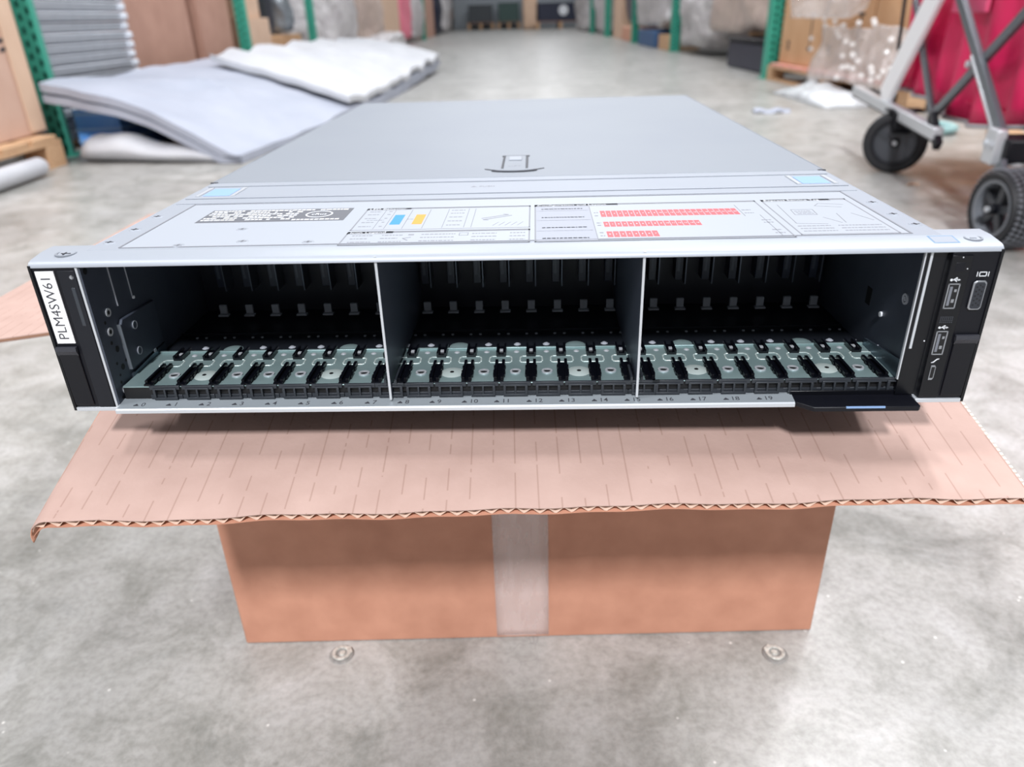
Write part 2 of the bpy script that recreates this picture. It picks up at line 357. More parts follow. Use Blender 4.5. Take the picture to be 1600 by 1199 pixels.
# service tag drawing
for a, b in (((156, 82), (154, 40)), ((154, 40), (170, 38)), ((160, 70), (172, 70)), ((160, 70), (159, 58)), ((172, 70), (171, 58)), ((159, 58), (171, 58)), ((176, 78), (190, 74)), ((172, 52), (178, 40)), ((182, 60), (180, 40)), ((190, 60), (196, 44)), ((176, 78), (180, 84)), ((180, 84), (193, 80))):
    gk.bar((*a, ZP+.03), (*b, ZP+.03), .45, .06)
for y in (24, 29, 34): tline(gk, 153, y, 17, 1.2); tline(gk, 174, y, 22, 1.2)
for y in (60, 63, 66): tline(gk, 161, y, 9, 1)
for nm, g_, mt_ in (('label_print', gk, M_INK), ('label_dark_print', dk, pm('charcoal ink', '5a5c62', .6)), ('label_white_print', wh, M_PRW), ('label_red_print', rd, M_RED)):
    part(nm, g_, mt_, lb, smooth=0)['kind'] = 'stuff'
part('label_blue_print', bl, M_BLU, lb, smooth=0); part('label_orange_print', og, M_ORG, lb, smooth=0)
part('label_shaded_column', pl, pm('pale grey print', '8d919c', .5), lb, smooth=0)

# front ledge with bay numbers
le = part('front_ledge', mm().prism([(-3.8, -.6), (-3.8, 1.3), (-3, 2.0), (6.5, 3.5), (6.5, -.6)], 0, -215.8, 152), M_SIL, bevel=.15)
part('ledge_face', mm().prism([(-2.8, 2.15), (6.5, 3.62), (6.5, 3.1), (-2.8, 1.7)], 0, -215, 152), pm('brushed ledge', '868d92', .45, .2), le)
part('bottom_lip', mm().box(-239.5, -215.8, -.3, 22, -.5, 1.7), M_SIL, bevel=.2)
part('bottom_lip', mm().box(215.8, 239.5, -.3, 22, -.5, 1.7), M_SIL, bevel=.2)
SL = [-199.3+18.1*k for k in range(8)] + [-58.5+17.65*k for k in range(8)] + [76.5+17.7*k for k in range(8)]
tilt = Matrix.Rotation(math.atan2(1.5, 9.4), 4, 'X')
for k in range(20):
    nx = -203.4+18.36*k if k < 8 else -57+17.55*(k-8)
    v, f = text_mesh(str(k), 4.6, flat(nx+.4, .5, 2.69) @ tilt, align='LEFT', sx=1.05, bold=.02)
    b_ = mm().add(v, f); b_.prism([(nx-3.6, -.6), (nx-.8, -.6), (nx-2.2, 1.3)], 2, 2.4, 2.88)
    part('bay_number', b_, M_INKD, le, smooth=0)
# bay floors, rails, clips
BAYS = [(-214, -65), (-63.2, 68), (69.8, 207.5)]
floors = []
for i, (x0, x1) in enumerate(BAYS):
    g = mm().box(x0, x1, 6, 52, 10.4, 11.2).box(x0, x1, 50.5, 52, 11.2, 12.2)
    floors.append(part('bay_floor', g, M_GALV, bevel=.2, label='galvanised drive bay floor with guide rails'))
part('rear_bay_floor', mm().box(-215, 207, 53, 128, 8.4, 9.2).box(-215, 207, 84, 85.5, 9.2, 10.2), pm('dark tray', '2a2e36', .4, .6))
def once(fn):
    return fn
rail0 = clip0 = None
ref = {}
def shared(key, mk, name, mat, parent, x, bevel=0):
    if key not in ref:
        ref[key] = part(name, mk(), mat, parent, bevel=bevel); o = ref[key]
    else:
        o = copy(ref[key], parent); o.name = name
    o.location = (x*S, 0, 0); return o
def mk_front():
    b = mm().box(-2.7, -1.1, 8, 31, 11.2, 13.6).box(1.1, 2.7, 8, 31, 11.2, 13.6).box(-2.7, 2.7, 8, 29, 11.2, 12)
    for y in (12, 16, 22): b.box(-3.3, -2.7, y, y+2.5, 11.2, 13)
    for y in (12, 16, 22): b.box(2.7, 3.3, y, y+2.5, 11.2, 13)
    return b
def mk_back():
    b = mm().box(-2.8, 2.8, 39.5, 51.5, 11.2, 12.6).box(-2.8, -1.6, 39.5, 53, 12.6, 14).box(1.6, 2.8, 39.5, 53, 12.6, 14)
    return b
def mk_emb():
    P = [(-5.5, 31.5), (5.5, 31.5), (6.4, 33), (6.4, 38), (5.2, 40), (-5.2, 40), (-6.4, 38), (-6.4, 33)]; b = mm()
    for k in range(8): b.bar((*P[k], 11.3), (*P[(k+1) % 8], 11.3), .9, .5)
    return b
def mk_clip():
    b = mm().box(-8.4, 8.4, 4.6, 6, 9.6, 11.9).box(-6.6, 6.6, 3.9, 6, 9.8, 10.6).box(-6.6, 6.6, 3.9, 6, 3.7, 5)
    b.box(-6.6, -5.2, 3.9, 6, 5, 9.8).box(5.2, 6.6, 3.9, 6, 5, 9.8).box(-.5, .5, 3.9, 6, 5, 9.8)
    b.box(-8.9, 8.9, 5.2, 6.4, 3.7, 6.2)
    return b
M_CLIP = pm('dark clip plastic', '2c3036', .4, .2)
for i, x in enumerate(SL):
    fl_ = floors[i//8]
    shared('fr', mk_front, 'guide_rail', M_BLK2, fl_, x)
    shared('br', mk_back, 'rear_guide', M_BLK2, fl_, x+2*(x/-210))
    e_ = shared('em', mk_emb, 'embossed_seat', pm('galvanised emboss', 'c6d3d0', .35, .4), fl_, x, .3)
    shared('gl', lambda: mm().box(-1, 1, 44, 46, 12.6, 13.4), 'guide_glint', M_SIL, fl_, x+2*(x/-210))
    xm = x+8.9
    if i % 8 < 7:
        if i % 4 == 1: shared('dome', lambda: mm().cyl((0, 19), 6.5, 2, 11.2, 12.3, 20, 4).cyl((0, 19), 3.8, 2, 12.3, 12.5, 16, 3), 'dome', pm('galvanised emboss', '93a3a1'), fl_, xm); shared('domeh', lambda: mm().cyl((0, 17.2), 1.2, 2, 12.4, 12.6, 10), 'dome_hole', M_DARK, fl_, xm)
        else: shared('hole', lambda: mm().ring((0, 19), 2, 3.1, 2, 11.2, 11.9, 14), 'hole_rim', M_SIL, fl_, xm); shared('holeh', lambda: mm().cyl((0, 19), 2, 2, 11.15, 11.3, 12), 'hole', M_DARK, fl_, xm)
        shared('dim', lambda: mm().cyl((0, 46.5), 1.7, 2, 11.2, 11.8, 10, .8), 'dimple', M_SIL, fl_, xm)
    shared('clip', mk_clip, 'bay_clip', M_CLIP, fl_, x+9.2 if i % 8 < 7 else x+8, .15)
    shared('riser', lambda: mm().box(-2.6, 2.6, 6.1, 8, 4.2, 12.2), 'rail_foot', M_BLK2, fl_, x)
for (x0, x1) in BAYS: part('clip_backing', mm().box(x0, x1, 6.05, 6.3, 3.6, 10.4), M_DARK)
# rear tray domes and far guides
for i, x in enumerate(SL):
    shared('rt1', lambda: mm().cyl((0, 62), 2.2, 2, 9.2, 10, 10, 1), 'tray_dimple', M_GREY, ch, x+9)
    shared('rt2', lambda: mm().cyl((-3, 78), .9, 2, 9.2, 9.8, 8).cyl((3, 78), .9, 2, 9.2, 9.8, 8), 'tray_stud', M_GREY, ch, x)
    if i % 4 == 1: shared('rt3', lambda: mm().cyl((0, 60), 6, 2, 9.2, 10.4, 18, 3), 'tray_dome', M_GALV, ch, x+9)
# backplane
bp_ = part('backplane', mm().box(-215, 207, 128, 130, 8, 85), pm('backplane board', '0a0f1f', .5))
M_CON = pm('connector plastic', '1b2336', .35)
for x in SL:
    xx = x*.985
    shared('con', lambda: mm().box(-3.4, 1.6, 117, 128, 30, 80), 'drive_connector', M_CON, bp_, xx, .3)
    shared('conp', lambda: mm().box(-2.2, -.6, 116.6, 117, 36, 76), 'connector_slot', pm('connector slot', '3b4350', .4), bp_, xx)
    shared('cone', lambda: mm().box(2.6, 3.3, 114, 128, 28, 80), 'connector_blade', pm('grey blade', '59606c', .35, .5), bp_, xx)
    shared('lp', lambda: mm().box(-2.4, 2.4, 110, 112, 13.5, 19.5).box(-3.5, 3.5, 108, 112, 12, 13.2), 'light_pipe', M_GREY, bp_, xx, .3)
# dividers
for x in (-64.2, 68.9):
    d_ = part('bay_divider', mm().box(x-.6, x+.6, 1.8, 128, 3.8, 84.3), pm('divider zinc', '525a68', .4, .35))
    part('divider_edge', mm().box(x-.62, x+.62, .9, 1.8, 3.8, 84.3), M_SIL, d_)
    part('divider_foot', mm().box(x-3.4, x-2.2, 4, 20, 11, 14.5).box(x+2.2, x+3.4, 4, 20, 11, 14.5), M_CLIP, d_)
part('divider_tab', mm().box(67.4, 68.2, 96, 103, 52, 78), M_GREY, label='pale tab on the divider')
# left inner wall details
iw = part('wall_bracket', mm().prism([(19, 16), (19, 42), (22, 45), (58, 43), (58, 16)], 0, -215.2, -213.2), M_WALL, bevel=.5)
part('bracket_edge', mm().box(-215.2, -213.0, 18.4, 19.05, 16, 43), pm('bracket edge zinc', '62686f', .4, .3), iw)
part('bracket_lower', mm().prism([(19, 4), (19, 13), (60, 15), (60, 9)], 0, -215.2, -213.8), pm('zinc strip', '5f6c78', .35, .8))
for y, z in ((31, 38), (29, 23)):
    p = part('bracket_dimple', mm().cyl((y, z), 2.6, 0, -213.2, -212.4, 14, 2), M_WALL)
    part('dimple_rim', mm().ring((y, z), 2, 2.5, 0, -212.5, -212.2, 14), M_GREY, p)
part('wall_stud', mm().cyl((43, 34), 1.6, 0, -215.2, -214.2, 12), M_PRW, label='bright stud on the left inner wall')
part('wall_stud', mm().cyl((46, 15.5), 1.3, 0, -213.8, -213, 12), M_GREY); part('wall_stud', mm().cyl((41, 51), .9, 0, -215.2, -214.4, 10), M_PRW)
part('wall_fold', mm().box(-215.2, -214.6, 24, 24.5, 52, 84).box(-215.2, -214.6, 40, 40.4, 52, 84), M_GREY)
for y, z in ((14, 52), (11, 42), (9.5, 8)):
    p = part('wall_screw', mm().ring((y, z), 1.3, 2.4, 0, -215.2, -214.7, 14), M_SIL); part('screw_core', mm().cyl((y, z), 1.3, 0, -215.2, -214.8, 10), M_DARK, p)
for y, z, r_ in ((9, 48, 1), (9.5, 36, 1.1), (13, 31, 1.8), (9, 24, .9), (13.5, 20, 1.8), (18, 22, .9), (8, 13, .9), (5, 78, 1.8), (10, 3, 1.6), (16, 8, 1), (9, 17, .8), (5.5, 5, 1)):
    part('wall_hole', mm().cyl((y, z), r_, 0, -215.25, -215.05, 10), M_DARK)
# right side frame strips and studs
part('bay_frame_strip', mm().box(205.2, 205.9, 2.5, 4, 12, 83), M_SIL); part('bay_frame_strip', mm().box(207.6, 208.8, 2, 3.4, 30, 83), M_SIL)
part('bay_frame', mm().box(205.9, 216, 2.6, 5, 3, 83), M_BLK2)
part('wall_stud', mm().cyl((38, 35), 1.5, 0, 206.5, 207.5, 12), M_PRW, label='bright stud on the right inner wall')
p = part('wall_screw', mm().ring((16, 52), 1.8, 3, 0, 206.9, 207.5, 14), M_GREY); part('screw_core', mm().cyl((16, 52), 1.2, 0, 206.9, 207.5, 10), M_GREY, p)
part('wall_slot', mm().box(207.2, 207.55, 54, 60, 34, 44), M_DARK)
part('wall_stud', mm().cyl((34, 17), 1.1, 0, 206.8, 207.5, 10), M_GREY)
part('side_ledge', mm().prism([(6, 11.2), (6, 22), (50, 15.5), (50, 11.2)], 0, 206.2, 207.5), pm('zinc strip', '5f6c78'))
# pull-out information tag
it = part('information_tag', mm().prism([(152.2, 6), (152.2, -3.9), (158.5, -9.4), (159.8, -10.2), (213.2, -10.2), (214.4, -9.2), (214.4, 6)], 2, -.2, 2.6), M_BLK, bevel=.4, label='black pull-out information tag under the right bay')
part('tag_line', mm().box(176, 196, -10.3, -9.5, 1.8, 2.68), pm('pale blue edge', '7f9cc4', .4), it)
part('tag_top', mm().box(151, 214, 3.5, 4.6, 2.2, 5.2), M_BLK2, it, bevel=.3)
# ---- ears
def ear(sg):
    x0, x1 = sorted((sg*240.8, sg*217.3))
    return part('mounting_ear', mm().box(x0, x1, .4, 24, 1.8, 82.6), M_BLK, bevel=.6, label='black %s mounting ear' % ('left' if sg < 0 else 'right control'))
eL = ear(-1); eR = ear(1)
part('ear_rim', mm().box(-241, -239.4, -.3, 24, -.2, 82.8), M_BLK2, eL, bevel=.3); part('ear_rim', mm().box(239.4, 241, -.3, 24, -.2, 82.8), M_BLK2, eR, bevel=.3)
st = part('asset_sticker', mm().box(-238, -228.4, -.15, .4, 40.3, 79.8), M_WHT, eL, label='white sticker printed with black letters')
v, f = text_mesh('PLM4SW61', 7.4, front(-233.2, -.2, 60.0, math.pi/2)); o = mm().add(v, f).build('sticker_text', M_INKD, eL, smooth=0)
def latch(ear_, x0, x1):
    part('release_latch', mm().prism([(.4, 3), (-.4, 3.6), (-.7, 33), (-1.7, 36.5), (-1.3, 38.0), (.4, 38.0)], 0, x0, x1), M_BLK, ear_, bevel=.4)
    part('latch_grip', mm().prism([(-.75, 33.4), (-1.9, 36.2), (-1.6, 38.3), (0, 38.4), (0, 36)], 0, x0-.3, x1+.3), pm('textured grip', '2b2c33', .55, 0, None, (1800, .6, .0004)), ear_)
latch(eL, -239.2, -228.6); latch(eR, 228.2, 239.2)
part('status_light', mm().cyl((-219.8, 76.5), 1.1, 1, -.1, .5, 14), M_PRW, eL)
part('status_bar', mm().box(-221.6, -219.6, -.3, .5, 50, 71), pm('smoked light bar', '2c3138', .3), eL, bevel=.3)
part('ear_inner_panel', mm().box(-226.5, -217.6, -.1, .5, 2, 80), pm('charcoal panel', '14161d', .45, spec=.3), eL, bevel=.3)
# right ear ports
part('control_panel', mm().box(217, 227, -.2, .5, 3, 80), M_BLK2, eR, bevel=.3)
M_CHR = pm('dull port metal', '9fa2a8', .35, .8)
for zc in (59.2, 34):
    u = part('usb_port', mm().box(218.1, 223.9, -.5, .2, zc-6.6, zc-6.05).box(218.1, 223.9, -.5, .2, zc+6.05, zc+6.6).box(218.1, 218.7, -.5, .2, zc-6.6, zc+6.6).box(223.3, 223.9, -.5, .2, zc-6.6, zc+6.6), M_CHR, eR)
    part('usb_cavity', mm().box(218.7, 223.3, -.3, .1, zc-6.05, zc+6.05), M_DARK, u)
    part('usb_tongue', mm().box(219.3, 220.6, -.42, -.3, zc-5, zc+5), pm('grey tongue', '6a6d75', .4), u)
    part('usb_contact', mm().box(221.6, 222.8, -.45, -.3, zc+2.2, zc+3.6).box(221.2, 222.6, -.45, -.3, zc-3.4, zc-1.6), M_CHR, u)
def icon(mbs, name='port_icon'): return part(name, mbs, M_PRW, eR, smooth=0)
for zc in (67.6, 42.4):
    b = mm().bar((219.1, -.25, zc), (222.9, -.25, zc), .1, .35).bar((220, -.25, zc), (221.2, -.25, zc+.9), .1, .35).bar((220.6, -.25, zc), (221.8, -.25, zc-.9), .1, .35)
    b.cyl((219.1, zc), .65, 1, -.3, -.2, 10).cyl((221.5, zc+.9), .4, 1, -.3, -.2, 8).prism([(222.5, zc-.5), (223.5, zc), (222.5, zc+.5)], 1, -.3, -.2)
    icon(b)
part('vent_dots', MB(S).add(*[[], []]) if False else (lambda b: [b.cyl((218.6+.95*i, 45.2+.95*j), .3, 1, -.28, -.18, 6) for i in range(7) for j in range(4)] and b)(mm()), pm('dot grey', '3a3d45', .5), eR)
u = part('micro_usb_port', mm().prism([(219.7, 13), (221.5, 13), (222.2, 14), (222.2, 20.4), (221.5, 21.4), (219.7, 21.4)], 1, -.5, .2), M_CHR, eR)
part('micro_usb_cavity', mm().box(220.1, 221.8, -.6, -.4, 14.2, 20.4), M_DARK, u)
icon(mm().bar((220.1, -.25, 22.9), (222.1, -.25, 25), .1, .55).bar((221.9, -.25, 24.7), (222.9, -.25, 25), .1, .4).bar((221.9, -.25, 24.7), (221.9, -.25, 25.8), .1, .4).bar((220.2, -.25, 23.1), (219.3, -.25, 22.8), .1, .4).bar((220.2, -.25, 23.1), (220.2, -.25, 22.1), .1, .4))
vg = part('vga_port', mm().prism([(230, 53), (231, 51.8), (235.6, 51.8), (236.6, 53), (236.6, 66), (235.4, 67.2), (231.4, 67.2), (230, 66)], 1, -.8, .2), M_CHR, eR, bevel=.4)
part('vga_face', mm().prism([(230.8, 53.4), (231.6, 52.6), (235, 52.6), (235.9, 53.6), (235.9, 65.4), (235, 66.4), (231.8, 66.4), (230.8, 65.4)], 1, -.95, -.6), pm('vga insert', '22252d', .4), vg)
b = mm()
for i in range(3):
    for j in range(5): b.cyl((232+1.35*i, 54.6+2.35*j+(i % 2)*.9), .42, 1, -1.05, -.9, 8)
part('vga_pins', b, M_DARK, vg)
icon(mm().box(231.7, 235.3, -.3, -.2, 69.2, 69.6).box(231.7, 235.3, -.3, -.2, 71.2, 71.6).box(231.7, 232.1, -.3, -.2, 69.2, 71.6).box(234.9, 235.3, -.3, -.2, 69.2, 71.6).box(230.6, 230.95, -.3, -.2, 69.2, 71.6).box(236, 236.35, -.3, -.2, 69.2, 71.6))
part('power_button', mm().box(219.4, 224, -.3, .3, 71.6, 76.4), M_BLK, eR, bevel=.5)
part('pin_light', mm().cyl((222.1, 79), .3, 1, -.25, -.1, 8).cyl((225.4, 73.2), .3, 1, -.25, -.1, 8).cyl((214.6, 34), .35, 1, 2.3, 2.6, 8), M_PRW, eR)

# ------------------------------------------------------------------ cardboard box under the server
BW, BD, BH, HB = .5259, .430, .3288, .3241
box = empty('cardboard_box', (.0077, .5067, 0), -.008)
tag(box, 'open brown corrugated cardboard box under the rack server with splayed flaps', 'box')
hw = BW/2; T = .0038
MB().box(-hw, hw, 0, T, .0005, BH).build('front_wall', M_CARD, box, bevel=.0012)
MB().box(-hw, hw, BD-T, BD, .0005, BH).build('back_wall', M_CARD, box, bevel=.0012)
MB().box(-hw, -hw+T, T, BD-T, .0005, BH).build('side_wall', M_CARD, box); MB().box(hw-T, hw, T, BD-T, .0005, BH).build('side_wall', M_CARD, box)
MB().box(-hw+T, hw-T, T, BD-T, .0005, .005).build('bottom', M_CARD, box)
def tape_mat():
    mt = pm('clear packing tape', 'eadcd8', .18, 0, (90, 'dccac4'), (160, .35, .0008), spec=1, stretch=(1, 1, .3), alpha=.36); return mt
lab(MB().grid(6, 40, lambda u, v: (-.0285+.048*u, -.0006-.0004*noise.noise(Vector((u*3, v*14, 1))), .0035+v*.323)).build('packing_tape', tape_mat(), box, solid=.0002), 'clear packing tape strip down the front')
FA, FL = .209, .1961
def flapdef(x, v):
    """point on the front flap top: x along width, v from hinge to free edge"""
    dz = .0008*math.sin(x*9+1)*v/FL + .0004*math.sin(x*41)*v/FL
    e = max(0, (-hw+.009)-x)/.009
    dz -= .0055*e*e*(v/FL)**3
    fr = FL + .0006*math.sin(x*60)+.0004*math.sin(x*147)
    vv = v/FL*fr
    return Vector((x, -vv*math.cos(FA), HB-vv*math.sin(FA)+dz))
nrm = Vector((0, -math.sin(FA), math.cos(FA)))
g = MB()
NX, NV = 180, 14
def liner(off, th):
    g = MB()
    for t in (0, th): g.grid(NX, NV, lambda u, v: flapdef(-hw+BW*u, FL*v)+nrm*(off+t))
    n = (NX+1)*(NV+1); W_ = NX+1
    edge = [i for i in range(W_)]+[j*W_+NX for j in range(1, NV+1)]+[NV*W_+i for i in range(NX-1, -1, -1)]+[j*W_ for j in range(NV-1, 0, -1)]
    g.f += [(edge[k], edge[(k+1) % len(edge)], n+edge[(k+1) % len(edge)], n+edge[k]) for k in range(len(edge))]
    return g
fo = lab(liner(.0044, .0004).build('front_flap', M_FLAP, box, smooth=40), 'front flap folded out flat with a raw corrugated edge')
liner(0, .0004).build('lower_liner', M_CARD, fo, smooth=40)
NW = 60
def med(u, v):
    x = -hw+BW*u; ph = u*NW*2*math.pi
    return flapdef(x, FL*(v*.998))+nrm*(.0024+.00195*max(-1, min(1, 1.2*math.asin(math.sin(ph+.6*math.sin(u*37)))*2/math.pi)))
MB().grid(NW*8, 4, med).build('fluting', pm('flute paper', 'd6b7a4', .8), fo, solid=.0003, smooth=50)
# perforated right edge of the flap
g = MB()
k = 0
while k*.0033 < FL-.004:
    v0 = .004+k*.0033; a = flapdef(hw, v0)+nrm*.0047; b = flapdef(hw, v0+.0018)+nrm*.0047; d = Vector((.0016, 0, 0))
    g.add([a, b, b+d, a+d, a-nrm*.0006, b-nrm*.0006, b+d-nrm*.0006, a+d-nrm*.0006], [(0, 1, 2, 3), (4, 7, 6, 5), (0, 3, 7, 4), (1, 5, 6, 2), (2, 6, 7, 3), (0, 4, 5, 1)]); k += 1
lab(g.build('perforated_edge', pm('pale torn paper', 'ecd9c6', .8), fo, smooth=0), 'pale perforated tear edge')
# crushed left corner lip
MB().grid(6, 10, lambda u, v: flapdef(-hw, FL*(.1+.9*v))+Vector((-.002*math.sin(u*2.2), 0, .0047-.007*u*(v**2)-.002*u))).build('crushed_edge', M_CARD, fo, solid=.0005)
# left flap
FA2, FL2 = .118, .205
o = MB().box(-FL2, 0, 0, BD-.002, -T, 0).build('left_flap', M_FLAP, box, bevel=.0006); o.location = (-hw, 0, BH); o.rotation_euler = (0, -FA2, 0); lab(o, 'left flap folded out beside the server')
MB().box(-FL2, 0, -.0003, 0, -.0026, -.0012).build('flute_line', pm('flute shadow brown', '8a6650', .8), o)

# ------------------------------------------------------------------ floor anchors and scraps
M_ANC = pm('worn anchor metal', 'd6d5cd', .4, .3, (300, 'a3a29c'), (250, .5, .002))
def anchor(x, y, r, label, twist):
    a = empty('floor_anchor', (x, y, 0), twist); tag(a, label, 'floor anchor', 'floor anchors')
    MB().cyl((0, 0), r*1.35, 2, .0, .0012, 18, r*1.2).build('grout_patch', pm('dark grout', '6f6c69', .7, 0, (200, '8f8c88')), a)
    MB().ring((0, 0), r*.62, r, 2, .0012, .0028, 20).build('sleeve', M_ANC, a, bevel=.0004)
    MB().cyl((r*.1, 0), r*.42, 2, .0008, .0024, 12, r*.3).build('bolt_stub', M_ANC, a)
    MB().prism([(r*.5, -r*.6), (r*1.15, -r*.3), (r*1.1, r*.5), (r*.7, r*.7)], 2, .001, .003).build('washer_tab', M_ANC, a, bevel=.0004)
anchor(-.163, .4925, .0085, 'round cut-off metal floor anchor at the left front of the box', .3)
anchor(.2285, .478, .0085, 'broken metal floor anchor at the right front of the box', 2.2)

# ------------------------------------------------------------------ generic stock shapes
def lump(name, x0, x1, y0, y1, z0, z1, mat, amp=.05, freq=4., n=10, seed=0, parent=None, round_=.35):
    """soft crumpled mass filling a box"""
    bm = bmesh.new(); bmesh.ops.create_cube(bm, size=2); bmesh.ops.subdivide_edges(bm, edges=bm.edges, cuts=n, use_grid_fill=True)
    c = Vector(((x0+x1)/2, (y0+y1)/2, (z0+z1)/2)); h = Vector(((x1-x0)/2, (y1-y0)/2, (z1-z0)/2))
    for v in bm.verts:
        q = v.co.copy(); sph = q.normalized()*1.25
        q = q.lerp(sph, round_)
        p = Vector((q.x*h.x, q.y*h.y, q.z*h.z))
        w_ = c+p; d = noise.noise_vector(w_*freq+Vector((seed, 0, 0)))*amp + noise.noise_vector(w_*freq*2.7+Vector((0, seed, 0)))*amp*.55
        p += d; p.z = max(p.z, -h.z); v.co = p + Vector((0, 0, h.z))
    me = bpy.data.meshes.new(name); bm.to_mesh(me); bm.free(); me.materials.append(mat)
    me.polygons.foreach_set('use_smooth', [True]*len(me.polygons))
    o = bpy.data.objects.new(name, me); COL.objects.link(o); o.location = (c.x, c.y, z0)
    if parent: o.parent = parent
    return o
M_GRN = pm('green rack paint', '3aa48c', .45, 0, (8, '32967f'))
M_HOLE = pm('dark slot interior', '0f2c2a', .7)
M_WOOD = pm('pallet pine', 'cdaa86', .75, 0, (14, 'b8906c'), (60, .3, .002), stretch=(1, 6, 6))
M_WOODR = pm('red painted pallet board', 'd78f86', .7, 0, (10, 'cf9a86'))
M_BOX1 = pm('tan carton', 'cfae9c', .75, 0, (6, 'c4a08d')); M_BOX2 = pm('brown carton', 'b78f7d', .75, 0, (6, 'a98170'))
M_BOX3 = pm('ochre carton', 'd0a67f', .75, 0, (6, 'c4986f')); M_BOXP = pm('peach carton', 'd9bba2', .75, 0, (6, 'cfae94'))
M_CTAPE = pm('brown carton tape', 'a8794f', .35)
M_WRAP = pm('white stretch wrap', 'd9d6d6', .3, 0, (7, 'b9b4b6'), (9, .8, .05), spec=.7)
M_WRAPB = pm('beige stretch wrap', 'cfbcb0', .4, 0, (4, 'bba89f'), (6, .5, .05))
M_FOAM = pm('white foam sheet', 'a9aebb', .6, 0, (5, 'a0a6b4'), (26, .25, .01))
M_FOAMB = pm('bright foam', 'c6c8cc', .6, 0, (5, 'bcbec4'), (26, .25, .01))
M_NAVY = pm('navy plastic', '1b2136', .45); M_BLUEP = pm('blue plastic', '78b8ff', .45, 0, (9, '66a8f8')); M_DBLU = pm('dull blue bin', '335a86', .5)
M_PINK = pm('pink fabric', 'e87f94', .6); M_GSTL = pm('grey steel stock', '8f969c', .4, .5)

def post(x, y, label, h=2.4, wx=.072, wy=.075, holes=True, face=0, rz=0):
    """slotted rack upright: front web with two staggered columns of slots, two flanges, foot plate"""
    p = empty('rack_upright', (x, y, 0), rz); tag(p, label, 'rack post', 'green rack uprights')
    cols = [0, .2, .36, .64, .8, 1.]; pitch = .05; g = MB()
    nr = int(h/pitch*2)
    for r in range(nr):
        z0, z1 = r*pitch/2, (r+1)*pitch/2
        for ci in range(5):
            hole = holes and ((ci == 1 and r % 2 == 0) or (ci == 3 and r % 2 == 1))
            xa, xb = (-wx/2+wx*cols[ci], -wx/2+wx*cols[ci+1])
            if not hole: g.add([(xa, 0, z0), (xb, 0, z0), (xb, 0, z1), (xa, 0, z1)], [(0, 1, 2, 3)])
    bm_o = g.build('slotted_web', M_GRN, p, smooth=0, solid=.003)
    MB().box(-wx/2, -wx/2+.003, .0015, wy, .006, h).build('flange', M_GRN, p); MB().box(wx/2-.003, wx/2, .0015, wy, .006, h).build('flange', M_GRN, p)
    MB().box(-wx/2+.003, wx/2-.003, wy-.003, wy, .006, h).build('back_web', M_HOLE, p)
    MB().box(-wx/2-.02, wx/2+.02, -.02, wy+.02, 0, .006).build('foot_plate', M_GRN, p)
    return p
def carton(x0, x1, y0, y1, z0, h, label, mat, group, tape=True, name='carton', marks=None, face='x+'):
    e = empty(name, ((x0+x1)/2, (y0+y1)/2, z0)); tag(e, label, 'box', group); a, b = (x1-x0)/2, (y1-y0)/2
    MB().box(-a, a, -b, b, 0, h).build('carton_body', mat, e, bevel=.006)
    sx = 1 if face == 'x+' else -1
    if tape:
        MB().box(sx*a-.001, sx*a+.0015, -.03, .03, h-.09, h-.002).box(-a+.004, a-.004, -.03, .03, h, h+.0012).build('carton_tape', M_CTAPE, e)
    MB().box(-a+.004, a-.004, -.002, .002, h-.001, h+.001).build('flap_seam', pm('seam shadow brown', '7d5a45', .8), e)
    if marks:
        g = MB()
        for (p, q) in marks: g.bar((sx*(a+.001), p[0], p[1]), (sx*(a+.001), q[0], q[1]), .014, .002, up=(1, 0, 0))
        g.build('printed_mark', M_INKD, e, smooth=0)
    return e
def pallet(x0, x1, y0, y1, label, top=None, hgt=.125):
    e = empty('wooden_pallet', ((x0+x1)/2, (y0+y1)/2, 0)); tag(e, label, 'pallet', 'wooden pallets'); a, b = (x1-x0)/2, (y1-y0)/2
    n = 6; wd = 2*b/n
    for k in range(n):
        MB().box(-a, a, -b+k*wd, -b+(k+.86)*wd, hgt-.02, hgt).build('deck_board', top or M_WOOD, e, bevel=.003)
    for xx in (-a, -.05, a-.1):
        for yy in (-b, -.06, b-.12): MB().box(xx, xx+.1, yy, yy+.12, .018, hgt-.037).build('block', M_WOOD, e, bevel=.003)
        MB().box(xx, xx+.1, -b, b, hgt-.037, hgt-.02).build('stringer_board', M_WOOD, e, bevel=.002); MB().box(xx, xx+.1, -b, b, 0, .018).build('bottom_board', M_WOOD, e, bevel=.002)
    return e

# ------------------------------------------------------------------ left side of the aisle
pallet(-3.0, -1.86, 2.05, 3.24, 'pine pallet under the tall tan carton at the left edge')
carton(-2.95, -1.934, 2.1, 3.27, .127, 1.15, 'tall tan carton with black handwriting at the left edge', M_BOX1, 'cartons in the left racks', tape=False,
       marks=[((.40, .42), (.43, .47)), ((.43, .47), (.45, .40)), ((.45, .40), (.48, .45)), ((.36, .50), (.40, .56)), ((.44, .35), (.50, .36)), ((.45, .32), (.51, .33)), ((.50, .36), (.50, .31))])
MB().box(-1.9325, -1.926, 3.17, 3.275, .14, 1.277).build('corner_board', M_BOXP, None, bevel=.001)
tag(bpy.data.objects['corner_board'], 'pale edge board along the corner of the tall tan carton', 'edge board')
post(-1.985, 3.45, 'green slotted rack post between the tan carton and the silver stack', rz=math.radians(20))
M_ALU = pm('silver chassis metal', 'd2d6dd', .42, .15, (12, 'c4c9d1')); M_KNOB = pm('pale plastic bumper', 'd7dbe2', .4)
